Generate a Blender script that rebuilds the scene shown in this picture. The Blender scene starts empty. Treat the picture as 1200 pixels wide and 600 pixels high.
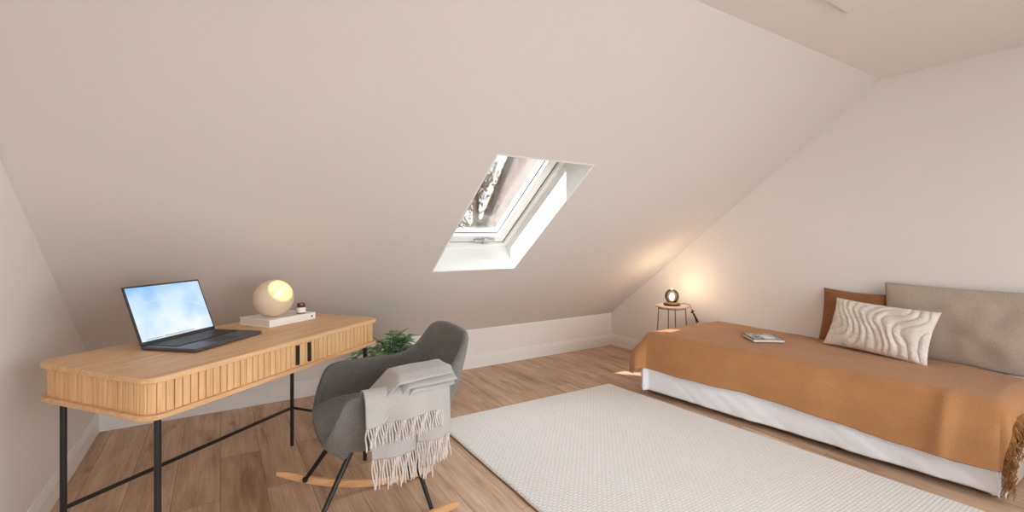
import bpy, math, random
from mathutils import Vector, Matrix, noise
random.seed(7)
PI = math.pi
S = bpy.context.scene
COL = S.collection

# ---------------------------------------------------------------- helpers
def lin(r, g, b):
    f = lambda v: (v/255/12.92) if v/255 <= .04045 else ((v/255+.055)/1.055)**2.4
    return (f(r), f(g), f(b), 1)

class MB:
    def __init__(self): self.v = []; self.f = []
    def add(self, vs, fs):
        o = len(self.v); self.v += [tuple(p) for p in vs]; self.f += [tuple(i+o for i in q) for q in fs]; return self
    def box(self, lo, hi, M=None):
        x0, y0, z0 = lo; x1, y1, z1 = hi
        vs = [Vector(p) for p in ((x0,y0,z0),(x1,y0,z0),(x1,y1,z0),(x0,y1,z0),(x0,y0,z1),(x1,y0,z1),(x1,y1,z1),(x0,y1,z1))]
        if M: vs = [M @ p for p in vs]
        return self.add(vs, [(0,3,2,1),(4,5,6,7),(0,1,5,4),(1,2,6,5),(2,3,7,6),(3,0,4,7)])
    def prism(self, poly, off):           # polygon (3D pts) extruded by vector off
        n = len(poly); off = Vector(off)
        vs = [Vector(p) for p in poly] + [Vector(p)+off for p in poly]
        return self.add(vs, [tuple(range(n))[::-1], tuple(range(n, 2*n))] + [(i, (i+1) % n, n+(i+1) % n, n+i) for i in range(n)])
    def grid(self, fn, nu, nv, closeu=False):
        o = [fn(i/(nu if closeu else nu-1), j/(nv-1)) for j in range(nv) for i in range(nu)]
        fs = []
        for j in range(nv-1):
            for i in range(nu if closeu else nu-1):
                k = (i+1) % nu
                fs.append((j*nu+i, j*nu+k, (j+1)*nu+k, (j+1)*nu+i))
        return self.add(o, fs)
    def tube(self, pts, r, n=10, caps=True):
        pts = [Vector(p) for p in pts]; rs = r if isinstance(r, (list, tuple)) else [r]*len(pts)
        prev = None; rings = []
        for i, p in enumerate(pts):
            t = (pts[min(i+1, len(pts)-1)] - pts[max(i-1, 0)]).normalized()
            if prev is None:
                a = Vector((0,0,1)) if abs(t.z) < .9 else Vector((1,0,0)); u = t.cross(a).normalized()
            else:
                u = (prev - t*prev.dot(t)).normalized()
            prev = u; w = t.cross(u)
            rings.append([p + (u*math.cos(2*PI*k/n) + w*math.sin(2*PI*k/n))*rs[i] for k in range(n)])
        vs = [q for R in rings for q in R]; fs = []
        for i in range(len(pts)-1):
            for k in range(n): fs.append((i*n+k, i*n+(k+1) % n, (i+1)*n+(k+1) % n, (i+1)*n+k))
        if caps: fs += [tuple(range(n))[::-1], tuple(range((len(pts)-1)*n, len(pts)*n))]
        return self.add(vs, fs)
    def lathe(self, prof, n=32, M=None, cap=False):
        vs = []; fs = []
        for (r, z) in prof:
            for k in range(n):
                p = Vector((r*math.cos(2*PI*k/n), r*math.sin(2*PI*k/n), z)); vs.append(M @ p if M else p)
        for i in range(len(prof)-1):
            for k in range(n): fs.append((i*n+k, i*n+(k+1) % n, (i+1)*n+(k+1) % n, (i+1)*n+k))
        if cap: fs += [tuple(range(n))[::-1], tuple(range((len(prof)-1)*n, len(prof)*n))]
        return self.add(vs, fs)
    def build(self, name, mat, parent=None, smooth=False, bevel=0, seg=2, solid=0, offset=0, subsurf=0, angle=40):
        me = bpy.data.meshes.new(name); me.from_pydata(self.v, [], self.f); me.update()
        o = bpy.data.objects.new(name, me); COL.objects.link(o); o.data.materials.append(mat)
        import bmesh
        b = bmesh.new(); b.from_mesh(me)
        bmesh.ops.recalc_face_normals(b, faces=b.faces); b.to_mesh(me); b.free()
        if smooth:
            for p in me.polygons: p.use_smooth = True
            try: me.set_sharp_from_angle(angle=math.radians(angle))
            except Exception: pass
        if solid:
            m = o.modifiers.new('s', 'SOLIDIFY'); m.thickness = solid; m.offset = offset
        if bevel:
            m = o.modifiers.new('b', 'BEVEL'); m.width = bevel; m.segments = seg; m.limit_method = 'ANGLE'; m.angle_limit = math.radians(40)
            for p in me.polygons: p.use_smooth = True
            m.harden_normals = True
        if subsurf:
            m = o.modifiers.new('ss', 'SUBSURF'); m.levels = subsurf; m.render_levels = subsurf
        if parent: o.parent = parent
        return o

def tag(o, label=None, cat=None, group=None, kind=None):
    if label: o['label'] = label
    if cat: o['category'] = cat
    if group: o['group'] = group
    if kind: o['kind'] = kind
    return o
def empty(name, loc, rz=0, **k):
    o = bpy.data.objects.new(name, None); COL.objects.link(o); o.location = loc; o.rotation_euler = (0, 0, rz)
    o.empty_display_size = .05
    return tag(o, **k)
def lerp(a, b, t): return a+(b-a)*t
def smooth01(t): t = max(0, min(1, t)); return t*t*(3-2*t)

# ---------------------------------------------------------------- materials
def newmat(name, rough=.6, spec=.5):
    m = bpy.data.materials.new(name); m.use_nodes = True
    n = m.node_tree.nodes; p = n['Principled BSDF']
    p.inputs['Roughness'].default_value = rough; p.inputs['Specular IOR Level'].default_value = spec
    return m, n, m.node_tree.links, p
def coords(n, l, scale=(1,1,1), rot=(0,0,0)):
    tc = n.new('ShaderNodeTexCoord'); mp = n.new('ShaderNodeMapping')
    mp.inputs['Scale'].default_value = scale; mp.inputs['Rotation'].default_value = rot
    l.new(tc.outputs['Object'], mp.inputs['Vector']); return mp.outputs['Vector']
def noise_n(n, l, vec, scale, detail=3, rough=.5):
    t = n.new('ShaderNodeTexNoise'); t.inputs['Scale'].default_value = scale; t.inputs['Detail'].default_value = detail
    t.inputs['Roughness'].default_value = rough
    if vec is not None: l.new(vec, t.inputs['Vector'])
    return t
def ramp(n, l, fac, stops):
    r = n.new('ShaderNodeValToRGB'); e = r.color_ramp.elements
    while len(e) < len(stops): e.new(.5)
    for i, (p, c) in enumerate(stops): e[i].position = p; e[i].color = c
    l.new(fac, r.inputs['Fac']); return r
def bump(n, l, h, p, strength=.3, dist=.002, prev=None):
    b = n.new('ShaderNodeBump'); b.inputs['Strength'].default_value = strength; b.inputs['Distance'].default_value = dist
    l.new(h, b.inputs['Height'])
    if prev: l.new(prev, b.inputs['Normal'])
    l.new(b.outputs['Normal'], p.inputs['Normal']); return b.outputs['Normal']
def mix(n, l, a, b, fac, mode='MIX'):
    m = n.new('ShaderNodeMix'); m.data_type = 'RGBA'; m.blend_type = mode
    for s, v in ((6, a), (7, b), (0, fac)):
        if isinstance(v, (tuple, float, int)): m.inputs[s].default_value = v
        else: l.new(v, m.inputs[s])
    return m.outputs[2]

def plain(name, col, rough=.5, metal=0, spec=.5, var=.06, vs=20, bs=0, bscale=200):
    m, n, l, p = newmat(name, rough, spec); p.inputs['Metallic'].default_value = metal
    v = coords(n, l); t = noise_n(n, l, v, vs, 2)
    d = tuple(c*(1-var) for c in col[:3])+(1,); u = tuple(min(1, c*(1+var)) for c in col[:3])+(1,)
    r = ramp(n, l, t.outputs['Fac'], [(.3, d), (.7, u)]); l.new(r.outputs['Color'], p.inputs['Base Color'])
    if bs: bump(n, l, noise_n(n, l, v, bscale, 2).outputs['Fac'], p, bs, .001)
    return m
def plaster(name, col):
    m, n, l, p = newmat(name, .92, .2); v = coords(n, l)
    t = noise_n(n, l, v, 1.2, 3)
    r = ramp(n, l, t.outputs['Fac'], [(.3, tuple(c*.985 for c in col[:3])+(1,)), (.7, col)])
    l.new(r.outputs['Color'], p.inputs['Base Color'])
    t2 = noise_n(n, l, v, 160, 3, .6); t3 = noise_n(n, l, v, 3, 2)
    nb = bump(n, l, t2.outputs['Fac'], p, .22, .002)
    bump(n, l, t3.outputs['Fac'], p, .15, .02, nb)
    return m
def weave(name, col, pitch=.004, rough=.9, var=.12, bs=.5, blotch=6, melange=.0, dark=.78, gs=260):
    m, n, l, p = newmat(name, rough, .15)
    p.inputs['Sheen Weight'].default_value = .15
    v = coords(n, l)
    k = 2*PI/pitch/20
    w1 = n.new('ShaderNodeTexWave'); w1.bands_direction = 'X'; w1.inputs['Scale'].default_value = k; w1.inputs['Distortion'].default_value = 1.2; w1.inputs['Detail Scale'].default_value = 8
    w2 = n.new('ShaderNodeTexWave'); w2.bands_direction = 'Y'; w2.inputs['Scale'].default_value = k; w2.inputs['Distortion'].default_value = 1.2; w2.inputs['Detail Scale'].default_value = 8
    w3 = n.new('ShaderNodeTexWave'); w3.bands_direction = 'Z'; w3.inputs['Scale'].default_value = k; w3.inputs['Distortion'].default_value = 1.2
    for w in (w1, w2, w3): l.new(v, w.inputs['Vector'])
    a = mix(n, l, w1.outputs['Color'], w2.outputs['Color'], .5); a = mix(n, l, a, w3.outputs['Color'], .33)
    t = noise_n(n, l, v, blotch, 4, .6); t2 = noise_n(n, l, v, gs, 2, .7)
    base = ramp(n, l, t.outputs['Fac'], [(.3, tuple(c*(1-var) for c in col[:3])+(1,)), (.7, tuple(min(1, c*(1+var)) for c in col[:3])+(1,))])
    f = mix(n, l, base.outputs['Color'], (dark, dark, dark, 1), .5, 'MULTIPLY')
    gr = ramp(n, l, t2.outputs['Fac'], [(.35, (dark, dark, dark, 1)), (.62, (1, 1, 1, 1))])
    f = mix(n, l, base.outputs['Color'], gr.outputs['Color'], .8, 'MULTIPLY')
    l.new(f, p.inputs['Base Color'])
    nb = bump(n, l, a, p, bs, .0015)
    bump(n, l, t2.outputs['Fac'], p, .25, .001, nb)
    return m
def oak(name, c1, c2, axis=0, rough=.5, ring=7):
    m, n, l, p = newmat(name, rough, .35)
    sc = [26, 26, 26]; sc[axis] = 1.5
    v = coords(n, l, tuple(sc))
    t = noise_n(n, l, v, 1.6, 5, .6)
    sc2 = [110, 110, 110]; sc2[axis] = 4
    t2 = noise_n(n, l, coords(n, l, tuple(sc2)), 1.5, 3, .6)
    r = ramp(n, l, t.outputs['Fac'], [(.3, c2), (.52, c1), (.75, tuple(min(1, c*1.08) for c in c1[:3])+(1,))])
    r2 = ramp(n, l, t2.outputs['Fac'], [(.35, (.84, .82, .8, 1)), (.6, (1, 1, 1, 1))])
    l.new(mix(n, l, r.outputs['Color'], r2.outputs['Color'], .8, 'MULTIPLY'), p.inputs['Base Color'])
    bump(n, l, t2.outputs['Fac'], p, .12, .001)
    return m
def emis(name, col, strength):
    m, n, l, p = newmat(name, .4)
    p.inputs['Base Color'].default_value = col
    t = noise_n(n, l, coords(n, l), 30, 1)
    r = ramp(n, l, t.outputs['Fac'], [(.2, tuple(c*.96 for c in col[:3])+(1,)), (.8, col)])
    l.new(r.outputs['Color'], p.inputs['Emission Color']); p.inputs['Emission Strength'].default_value = strength
    return m
def clear_glass(name, tint=(1,1,1,1), gl=.06):
    m = bpy.data.materials.new(name); m.use_nodes = True; n = m.node_tree.nodes; l = m.node_tree.links
    n.remove(n['Principled BSDF']); out = n['Material Output']
    tr = n.new('ShaderNodeBsdfTransparent'); tr.inputs['Color'].default_value = tint
    g = n.new('ShaderNodeBsdfGlossy'); g.inputs['Roughness'].default_value = .02
    fr = n.new('ShaderNodeFresnel'); fr.inputs['IOR'].default_value = 1.45
    ma = n.new('ShaderNodeMath'); ma.operation = 'MULTIPLY_ADD'; ma.inputs[1].default_value = .9; ma.inputs[2].default_value = gl*.2
    l.new(fr.outputs[0], ma.inputs[0])
    mx = n.new('ShaderNodeMixShader'); l.new(ma.outputs[0], mx.inputs[0]); l.new(tr.outputs[0], mx.inputs[1]); l.new(g.outputs[0], mx.inputs[2])
    l.new(mx.outputs[0], out.inputs['Surface']); return m

M = {}
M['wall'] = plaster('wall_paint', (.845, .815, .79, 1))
M['slope'] = plaster('wall_paint_shaded', (.715, .675, .645, 1))  # wall paint darkened; the slope's weaker light is put into its colour
M['trim'] = plain('trim_white', (.86, .85, .83, 1), .4, var=.01)
M['winwhite'] = plain('window_white', (.86, .86, .84, 1), .35, var=.01)
M['gasket'] = plain('gasket', (.05, .05, .05, 1), .6)
M['flash'] = plain('flashing', (.22, .19, .17, 1), .5, var=.1)
M['black'] = plain('black_metal', (.012, .011, .011, 1), .42, 0, .5, var=.15)
M['steel'] = plain('steel', (.5, .5, .5, 1), .3, 1)
OK1, OK2 = lin(229, 187, 142), lin(212, 166, 118)
M['oak_top'] = oak('oak_top', OK1, OK2, 0)
M['oak_v'] = oak('oak_slat', lin(234, 190, 140), lin(216, 168, 118), 2)
M['oak_run'] = oak('runner_wood', lin(226, 176, 126), lin(210, 154, 104), 0, .4)
M['chair'] = weave('chair_fabric', (.225, .214, .203, 1), .003, .92, .12, .5, 14, dark=.55)
M['seat_lit'] = weave('chair_fabric_lit', (.215, .225, .23, 1), .003, .9, .1, .5, 14, dark=.6)  # shell fabric again, with the light falling on the seat put into the colour
M['throw'] = weave('throw_wool', (.50, .475, .455, 1), .005, .95, .05, .35, 5, dark=.85)
M['fringe'] = plain('fringe_wool', (.66, .61, .57, 1), .95, var=.1, vs=80)
M['spread'] = weave('rust_linen', lin(192, 138, 92), .006, .95, .08, .6, 5, dark=.76, gs=230)
M['spreadfr'] = plain('rust_fringe', lin(150, 104, 56), .9, var=.45, vs=45)
M['sheet'] = plain('white_cotton', (.91, .92, .95, 1), .85, var=.01, bs=.15, bscale=60)
M['bedbase'] = weave('bed_base_fabric', lin(200, 188, 172), .004, .9)
M['pil_rust'] = weave('rust_pillow', lin(156, 104, 66), .003, .95, .06, .5, 8, dark=.75)
M['pil_grey'] = weave('greige_pillow', lin(192, 178, 164), .004, .95, .05, .5, 6, dark=.78, gs=160)
M['knit'] = weave('cream_knit', (.90, .84, .765, 1), .005, .95, .05, .8, 20, dark=.8)
M['jute'] = weave('rug_backing', lin(150, 110, 72), .006, .95)
M['glass'] = clear_glass('window_glass')
M['smoke'] = clear_glass('smoked_glass', (.72, .68, .6, 1), .5)
M['amber'] = clear_glass('amber_glass', (.55, .3, .12, 1), .3)
M['darkwood'] = plain('dark_wood', lin(70, 38, 28), .5)
M['tabletop'] = plain('table_top_wood', lin(196, 176, 160), .5)
M['brass'] = plain('bronze_wire', lin(120, 105, 92), .45, .6)
M['paper'] = plain('paper', lin(226, 216, 200), .8, var=.06, vs=150)
M['cover'] = plain('white_cover', lin(242, 240, 238), .5, var=.02)
M['lampshell'] = plain('lamp_shell', lin(226, 205, 176), .5, var=.02)
M['alu'] = plain('laptop_grey', lin(92, 92, 98), .4, .5, var=.03)
M['darkkey'] = plain('laptop_dark', lin(52, 52, 58), .5, var=.08, vs=60)
M['pot'] = weave('pot_grey', lin(150, 140, 128), .01)
M['soil'] = plain('soil', lin(60, 42, 30), .95, var=.4, vs=60)
M['leaf'] = plain('leaf', lin(112, 158, 104), .45, var=.45, vs=14)
M['leaf2'] = plain('leaf_blue', lin(165, 200, 182), .45, var=.3, vs=18)
M['stem'] = plain('stem', lin(90, 110, 60), .6)
M['roofpink'] = plain('neighbour_render', (.25, .215, .205, 1), .9, var=.07, vs=3, bs=.4, bscale=6)
M['rooftile'] = plain('roof_tile', (.12, .07, .05, 1), .8, var=.2)
M['bark'] = plain('bark', (.11, .085, .06, 1), .9, var=.3)
M['foliage'] = plain('tree_leaf', (.085, .075, .035, 1), .8, var=.6, vs=2.5)
M['ground'] = plain('ground_green', (.105, .10, .10, 1), .95, var=.2, vs=.3)

# floor
def floor_mat():
    m, n, l, p = newmat('oak_laminate', .42, .4)
    v = coords(n, l, (1,1,1), (0,0,PI/2))
    b = n.new('ShaderNodeTexBrick'); l.new(v, b.inputs['Vector'])
    b.offset = .37; b.offset_frequency = 2; b.squash = 1
    for k, x in (('Scale', 1), ('Mortar Size', .0012), ('Mortar Smooth', .2), ('Brick Width', 1.28), ('Row Height', .192), ('Bias', 0)): b.inputs[k].default_value = x
    b.inputs['Color1'].default_value = (0,0,0,1); b.inputs['Color2'].default_value = (1,1,1,1); b.inputs['Mortar'].default_value = (.5,.5,.5,1)
    # grain coordinates shifted per plank
    sep = n.new('ShaderNodeVectorMath'); sep.operation = 'MULTIPLY_ADD'
    l.new(b.outputs['Color'], sep.inputs[0]); sep.inputs[1].default_value = (7.3, 11.7, 5.1)
    tc = n.new('ShaderNodeTexCoord'); l.new(tc.outputs['Object'], sep.inputs[2])
    def mp(sc):
        q = n.new('ShaderNodeMapping'); q.inputs['Scale'].default_value = sc; l.new(sep.outputs[0], q.inputs['Vector']); return q.outputs['Vector']
    g1 = noise_n(n, l, mp((9, 1.1, 1)), 1.6, 5, .62)
    g2 = noise_n(n, l, mp((70, 3.5, 1)), 1.5, 4, .6)
    g3 = noise_n(n, l, mp((3.2, 2.0, 1)), 1.3, 3, .5)
    vo = n.new('ShaderNodeTexVoronoi'); vo.inputs['Scale'].default_value = 1.0; l.new(mp((5.5, 2.1, 1)), vo.inputs['Vector'])
    c = ramp(n, l, g1.outputs['Fac'], [(.28, lin(172, 136, 106)), (.45, lin(216, 180, 148)), (.60, lin(232, 200, 168)), (.8, lin(240, 212, 184))])
    tint = ramp(n, l, b.outputs['Color'], [(0, (.86, .84, .82, 1)), (1, (1.0, 1.0, 1.0, 1))])
    f = mix(n, l, c.outputs['Color'], tint.outputs['Color'], 1.0, 'MULTIPLY')
    gr = ramp(n, l, g2.outputs['Fac'], [(.32, (.74, .70, .68, 1)), (.58, (1,1,1,1))])
    f = mix(n, l, f, gr.outputs['Color'], .75, 'MULTIPLY')
    bl = ramp(n, l, g3.outputs['Fac'], [(.3, (.80, .76, .73, 1)), (.6, (1,1,1,1))])
    f = mix(n, l, f, bl.outputs['Color'], .7, 'MULTIPLY')
    kn = ramp(n, l, vo.outputs['Distance'], [(.03, (.45, .36, .30, 1)), (.14, (1,1,1,1))])
    f = mix(n, l, f, kn.outputs['Color'], .65, 'MULTIPLY')
    mo = mix(n, l, f, (.16, .10, .07, 1), b.outputs['Fac'])
    l.new(mo, p.inputs['Base Color'])
    bump(n, l, g2.outputs['Fac'], p, .08, .001)
    return m
M['floor'] = floor_mat()
def rug_mat():
    m, n, l, p = newmat('cream_wool_rug', .95, .1)
    v = coords(n, l)
    b = n.new('ShaderNodeTexBrick'); l.new(v, b.inputs['Vector'])
    b.offset = .5
    for k, x in (('Scale', 1), ('Mortar Size', .0035), ('Mortar Smooth', 1.0), ('Brick Width', .030), ('Row Height', .0165), ('Bias', 0)): b.inputs[k].default_value = x
    b.inputs['Color1'].default_value = (.96, .94, .91, 1); b.inputs['Color2'].default_value = (.93, .905, .865, 1); b.inputs['Mortar'].default_value = (.80, .75, .68, 1)
    t = noise_n(n, l, v, 120, 3, .7)
    gr = ramp(n, l, t.outputs['Fac'], [(.3, (.82, .82, .82, 1)), (.6, (1,1,1,1))])
    l.new(mix(n, l, b.outputs['Color'], gr.outputs['Color'], .6, 'MULTIPLY'), p.inputs['Base Color'])
    inv = n.new('ShaderNodeMath'); inv.operation = 'SUBTRACT'; inv.inputs[0].default_value = 1; l.new(b.outputs['Fac'], inv.inputs[1])
    nb = bump(n, l, inv.outputs[0], p, .6, .004)
    bump(n, l, t.outputs['Fac'], p, .35, .003, nb)
    return m
M['rug'] = rug_mat()
def screen_mat():
    m, n, l, p = newmat('laptop_screen', .25)
    tc = n.new('ShaderNodeTexCoord'); sx = n.new('ShaderNodeSeparateXYZ'); l.new(tc.outputs['Generated'], sx.inputs[0])
    # Generated: x across, z up
    v = n.new('ShaderNodeMapping'); l.new(tc.outputs['Generated'], v.inputs['Vector']); v.inputs['Scale'].default_value = (1.2, .01, .9); v.inputs['Rotation'].default_value = (0, .5, 0)
    t = noise_n(n, l, v.outputs['Vector'], 2.2, 2, .4)
    r = ramp(n, l, t.outputs['Fac'], [(.30, lin(120, 178, 232)), (.46, lin(186, 216, 240)), (.62, lin(232, 240, 244))])
    gz = ramp(n, l, sx.outputs['Z'], [(.0, lin(240, 240, 238)), (.22, lin(226, 234, 240)), (.55, lin(180, 214, 240)), (1.0, lin(120, 180, 228))])
    f = mix(n, l, r.outputs['Color'], gz.outputs['Color'], .5)
    # light arc sweeping to the upper right and a deep blue corner beyond it
    gx = n.new('ShaderNodeVectorMath'); gx.operation = 'DISTANCE'; l.new(tc.outputs['Generated'], gx.inputs[0]); gx.inputs[1].default_value = (.35, .5, -.15)
    arc = ramp(n, l, gx.outputs['Value'], [(.99, (0,0,0,1)), (1.03, (1,1,1,1)), (1.07, (0,0,0,1))])
    cor = ramp(n, l, gx.outputs['Value'], [(1.02, (0,0,0,1)), (1.25, (1,1,1,1))])
    f = mix(n, l, f, lin(70, 130, 205), cor.outputs['Color'])
    f = mix(n, l, f, lin(226, 238, 246), arc.outputs['Color'])
    l.new(f, p.inputs['Emission Color']); p.inputs['Emission Strength'].default_value = SCR
    p.inputs['Base Color'].default_value = (.02, .02, .02, 1)
    return m
SCR = .42
M['screen'] = screen_mat()
M['icons'] = plain('screen_icons', lin(120, 130, 150), .5)
def photo_mat():     # magazine cover: grey-blue mountains under a pale sky
    m, n, l, p = newmat('cover_picture', .35)
    v = coords(n, l); t = noise_n(n, l, v, 22, 5, .65); t2 = noise_n(n, l, v, 9, 2)
    r = ramp(n, l, t.outputs['Fac'], [(.35, lin(58, 60, 72)), (.5, lin(150, 150, 155)), (.62, lin(216, 212, 208))])
    l.new(r.outputs['Color'], p.inputs['Base Color']); return m
M['photo'] = photo_mat()

# ---------------------------------------------------------------- room shell
YK, XL, XR, HK, TN, ZC = 3.87, -.661, 3.768, .359, .757, 2.288
YC = YK-(ZC-HK)/TN
YB = -1.5
TH = math.atan(TN)
NV = Vector((0, math.sin(TH), math.cos(TH)))     # outward normal of the roof slope
def sl(z): return YK-(z-HK)/TN
T = .2
def struct(name, mb, mat, **k):
    o = mb.build(name, mat, **k); o['kind'] = 'structure'; return o
struct('floor', MB().box((XL-T, YB-T, -.15), (XR+T, YK+T, 0)), M['floor'])
struct('wall_knee', MB().box((XL-T, YK, 0), (XR+T, YK+T, HK+.02)), M['wall'])
gable = [(YB-T, 0), (YK+.02, 0), (YK+.02, HK), (YC, ZC), (YB-T, ZC)]
struct('wall_left', MB().prism([(XL, y, z) for y, z in gable], (-T, 0, 0)), M['wall'])
RW = (-1.38, .12, .80, 2.10)
mb = MB().prism([(XR, y, z) for y, z in [(RW[1], 0)]+gable[1:4]+[(RW[1], ZC)]], (T, 0, 0))
mb.box((XR, YB-T, 0), (XR+T, RW[0], ZC)); mb.box((XR, RW[0], 0), (XR+T, RW[1], RW[2])); mb.box((XR, RW[0], RW[3]), (XR+T, RW[1], ZC))
struct('wall_right', mb, M['wall'])
# sloped ceiling with the skylight hole
SX0, SX1, SZ0, SZ1 = 1.245, 1.945, .975, 1.672
RD = .24            # lining depth
def spt(x, z, d=0): return Vector((x, sl(z), z)) + NV*d
mb = MB()
def slab(x0, x1, z0, z1, d0=0, d1=RD):
    a = [spt(x0, z0, d0), spt(x1, z0, d0), spt(x1, z1, d0), spt(x0, z1, d0)]
    b = [spt(x0, z0, d1), spt(x1, z0, d1), spt(x1, z1, d1), spt(x0, z1, d1)]
    mb.add(a+b, [(0,1,2,3), (7,6,5,4), (0,4,5,1), (1,5,6,2), (2,6,7,3), (3,7,4,0)])
slab(XL-T, SX0, HK-.0, ZC); slab(SX1, XR+T, HK, ZC); slab(SX0, SX1, HK, SZ0); slab(SX0, SX1, SZ1, ZC)
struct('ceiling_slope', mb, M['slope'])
# flat ceiling with hatch opening
HX0, HX1, HY0, HY1 = 1.35, 2.507, .30, 1.011
struct('ceiling', MB().box((XL-T, YB-T, ZC), (XR+T, YC+.02, ZC+.22)), M['wall'])
h = empty('attic_hatch', (HX1-.55, HY1-.35, ZC), label='flush plaster-coloured attic hatch in the flat ceiling', cat='hatch')
def hb(x0, y0, z0, x1, y1, z1): return MB().box((x0-h.location.x, y0-h.location.y, z0), (x1-h.location.x, y1-h.location.y, z1))
hb(HX0, HY0, -.010, HX1-.002, HY1-.006, -.0005).build('hatch_panel', M['wall'], h, bevel=.002)
hb(HX0, HY1-.006, -.003, HX1, HY1, -.0004).build('gap_shade', M['gasket'], h)  # dark strip standing in for the shade of an open gap
# wall behind the camera with a broad window added for fill light
BW = (-.3, 3.4, .30, 2.15)
mb = MB()
mb.box((XL-T, YB-T, 0), (BW[0], YB, ZC)); mb.box((BW[1], YB-T, 0), (XR+T, YB, ZC))
mb.box((BW[0], YB-T, 0), (BW[1], YB, BW[2])); mb.box((BW[0], YB-T, BW[3]), (BW[1], YB, ZC))
struct('wall_back', mb, M['wall'])
w2 = empty('fill_window_back', (BW[0], YB-.1, BW[2])); w2['kind'] = 'structure'
W, Hh = BW[1]-BW[0], BW[3]-BW[2]
mb = MB()
for a, b in (((0, 0), (W, .06)), ((0, Hh-.06), (W, Hh)), ((0, .06), (.06, Hh-.06)), ((W-.06, .06), (W, Hh-.06)), ((W/2-.04, .06), (W/2+.04, Hh-.06))):
    mb.box((a[0], -.035, a[1]), (b[0], .035, b[1]))
mb.build('window_frame', M['winwhite'], w2, bevel=.006)
MB().box((.06, -.004, .06), (W/2-.04, .004, Hh-.06)).build('pane', M['glass'], w2)
MB().box((W/2+.04, -.004, .06), (W-.06, .004, Hh-.06)).build('pane', M['glass'], w2)
MB().box((0, .04, 0), (W, .098, .02)).build('sill', M['winwhite'], w2, bevel=.006)

def fill_side_window(name, X, rw, sg):
    w3 = empty(name, (X+sg*.1, rw[0], rw[2])); w3['kind'] = 'structure'
    W3, H3 = rw[1]-rw[0], rw[3]-rw[2]
    mb = MB()
    for a, b in (((0, 0), (W3, .06)), ((0, H3-.06), (W3, H3)), ((0, .06), (.06, H3-.06)), ((W3-.06, .06), (W3, H3-.06)), ((W3/2-.04, .06), (W3/2+.04, H3-.06))):
        mb.box((-.035, a[0], a[1]), (.035, b[0], b[1]))
    mb.build('window_frame', M['winwhite'], w3, bevel=.006)
    MB().box((-.004, .06, .06), (.004, W3/2-.04, H3-.06)).build('pane', M['glass'], w3)
    MB().box((-.004, W3/2+.04, .06), (.004, W3-.06, H3-.06)).build('pane', M['glass'], w3)
    a, b = sorted((-sg*.05, -sg*.13)); MB().box((a, 0, -.0), (b, W3, .02)).build('sill', M['winwhite'], w3, bevel=.006)
fill_side_window('fill_window_right', XR, RW, 1)  # unseen window added to the right wall to brighten the room

# baseboards: moulded profile swept along each wall
PR = [(0, 0), (.016, 0), (.016, .088), (.013, .094), (.013, .103), (.009, .108), (.009, .116), (.004, .122), (0, .122)]
def base(name, p0, p1, inn):
    d = Vector(p1)-Vector(p0)
    MBB = MB().prism([Vector(p0)+Vector(inn)*a+Vector((0,0,z)) for a, z in PR], d)
    struct(name, MBB, M['trim'])
base('baseboard_knee', (XL, YK, 0), (XR, YK, 0), (0, -1, 0))
base('baseboard_left', (XL, YB, 0), (XL, YK, 0), (1, 0, 0))
base('baseboard_right', (XR, YB, 0), (XR, YK, 0), (-1, 0, 0))

# ---------------------------------------------------------------- skylight
# local frame: x across, y up the slope, z outward
up = Vector((0, -math.cos(TH), math.sin(TH)))
W1 = empty('window_1', spt((SX0+SX1)/2, SZ0)); W1['kind'] = 'structure'
W1.rotation_euler = Matrix((Vector((-1,0,0)), up, NV)).transposed().to_euler()
# check handedness: x cross up = ?
if Vector((1,0,0)).cross(up).dot(NV) < 0: pass
SLn = (SZ1-SZ0)/math.sin(TH); hw = (SX1-SX0)/2
def ring(mb, x0, x1, y0, y1, w, z0, z1, wb=None):
    wb = wb or w
    mb.box((x0, y0, z0), (x1, y0+wb, z1)); mb.box((x0, y1-w, z0), (x1, y1, z1))
    mb.box((x0, y0+wb, z0), (x0+w, y1-w, z1)); mb.box((x1-w, y0+wb, z0), (x1, y1-w, z1)); return mb
ring(MB(), -hw+.001, hw-.001, .001, SLn-.001, .012, .0, .205).build('window_lining', M['winwhite'], W1)
ring(MB(), -hw+.004, hw-.004, .004, SLn-.004, .045, .205, .30).build('window_frame', M['winwhite'], W1, bevel=.004)
ring(MB(), -hw+.049, hw-.049, .049, SLn-.049, .006, .228, .262).build('seal', M['gasket'], W1)
sash = ring(MB(), -hw+.056, hw-.056, .056, SLn-.056, .070, .225, .285).build('window_sash', M['winwhite'], W1, bevel=.005)
ring(MB(), -hw+.125, hw-.125, .125, SLn-.125, .004, .2545, .2615).build('glazing_seal', M['gasket'], W1)
MB().box((-hw+.124, .124, .262), (hw-.124, SLn-.124, .272)).build('pane', M['glass'], W1)
ring(MB(), -hw-.05, hw+.05, -.09, SLn+.05, .05, .245, .33, .115).build('flashing', M['flash'], W1)
lt = MB().box((-.20, .085, .198), (-.02, .098, .225)); lt.box((-.14, .07, .195), (-.10, .11, .226))
lt.build('window_latch', M['steel'], W1, bevel=.003)

# unseen block on the roof left of the skylight, added to cut the sun
PX0, PX1, PH = .62, .86, .22
struct('sun_blocker', MB().prism([spt(PX1, HK, RD+.001), spt(PX1, ZC, RD+.001), spt(PX1, ZC, RD+PH), spt(PX1, HK, RD+PH)], (PX0-PX1, 0, 0)), M['roofpink'])

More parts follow.
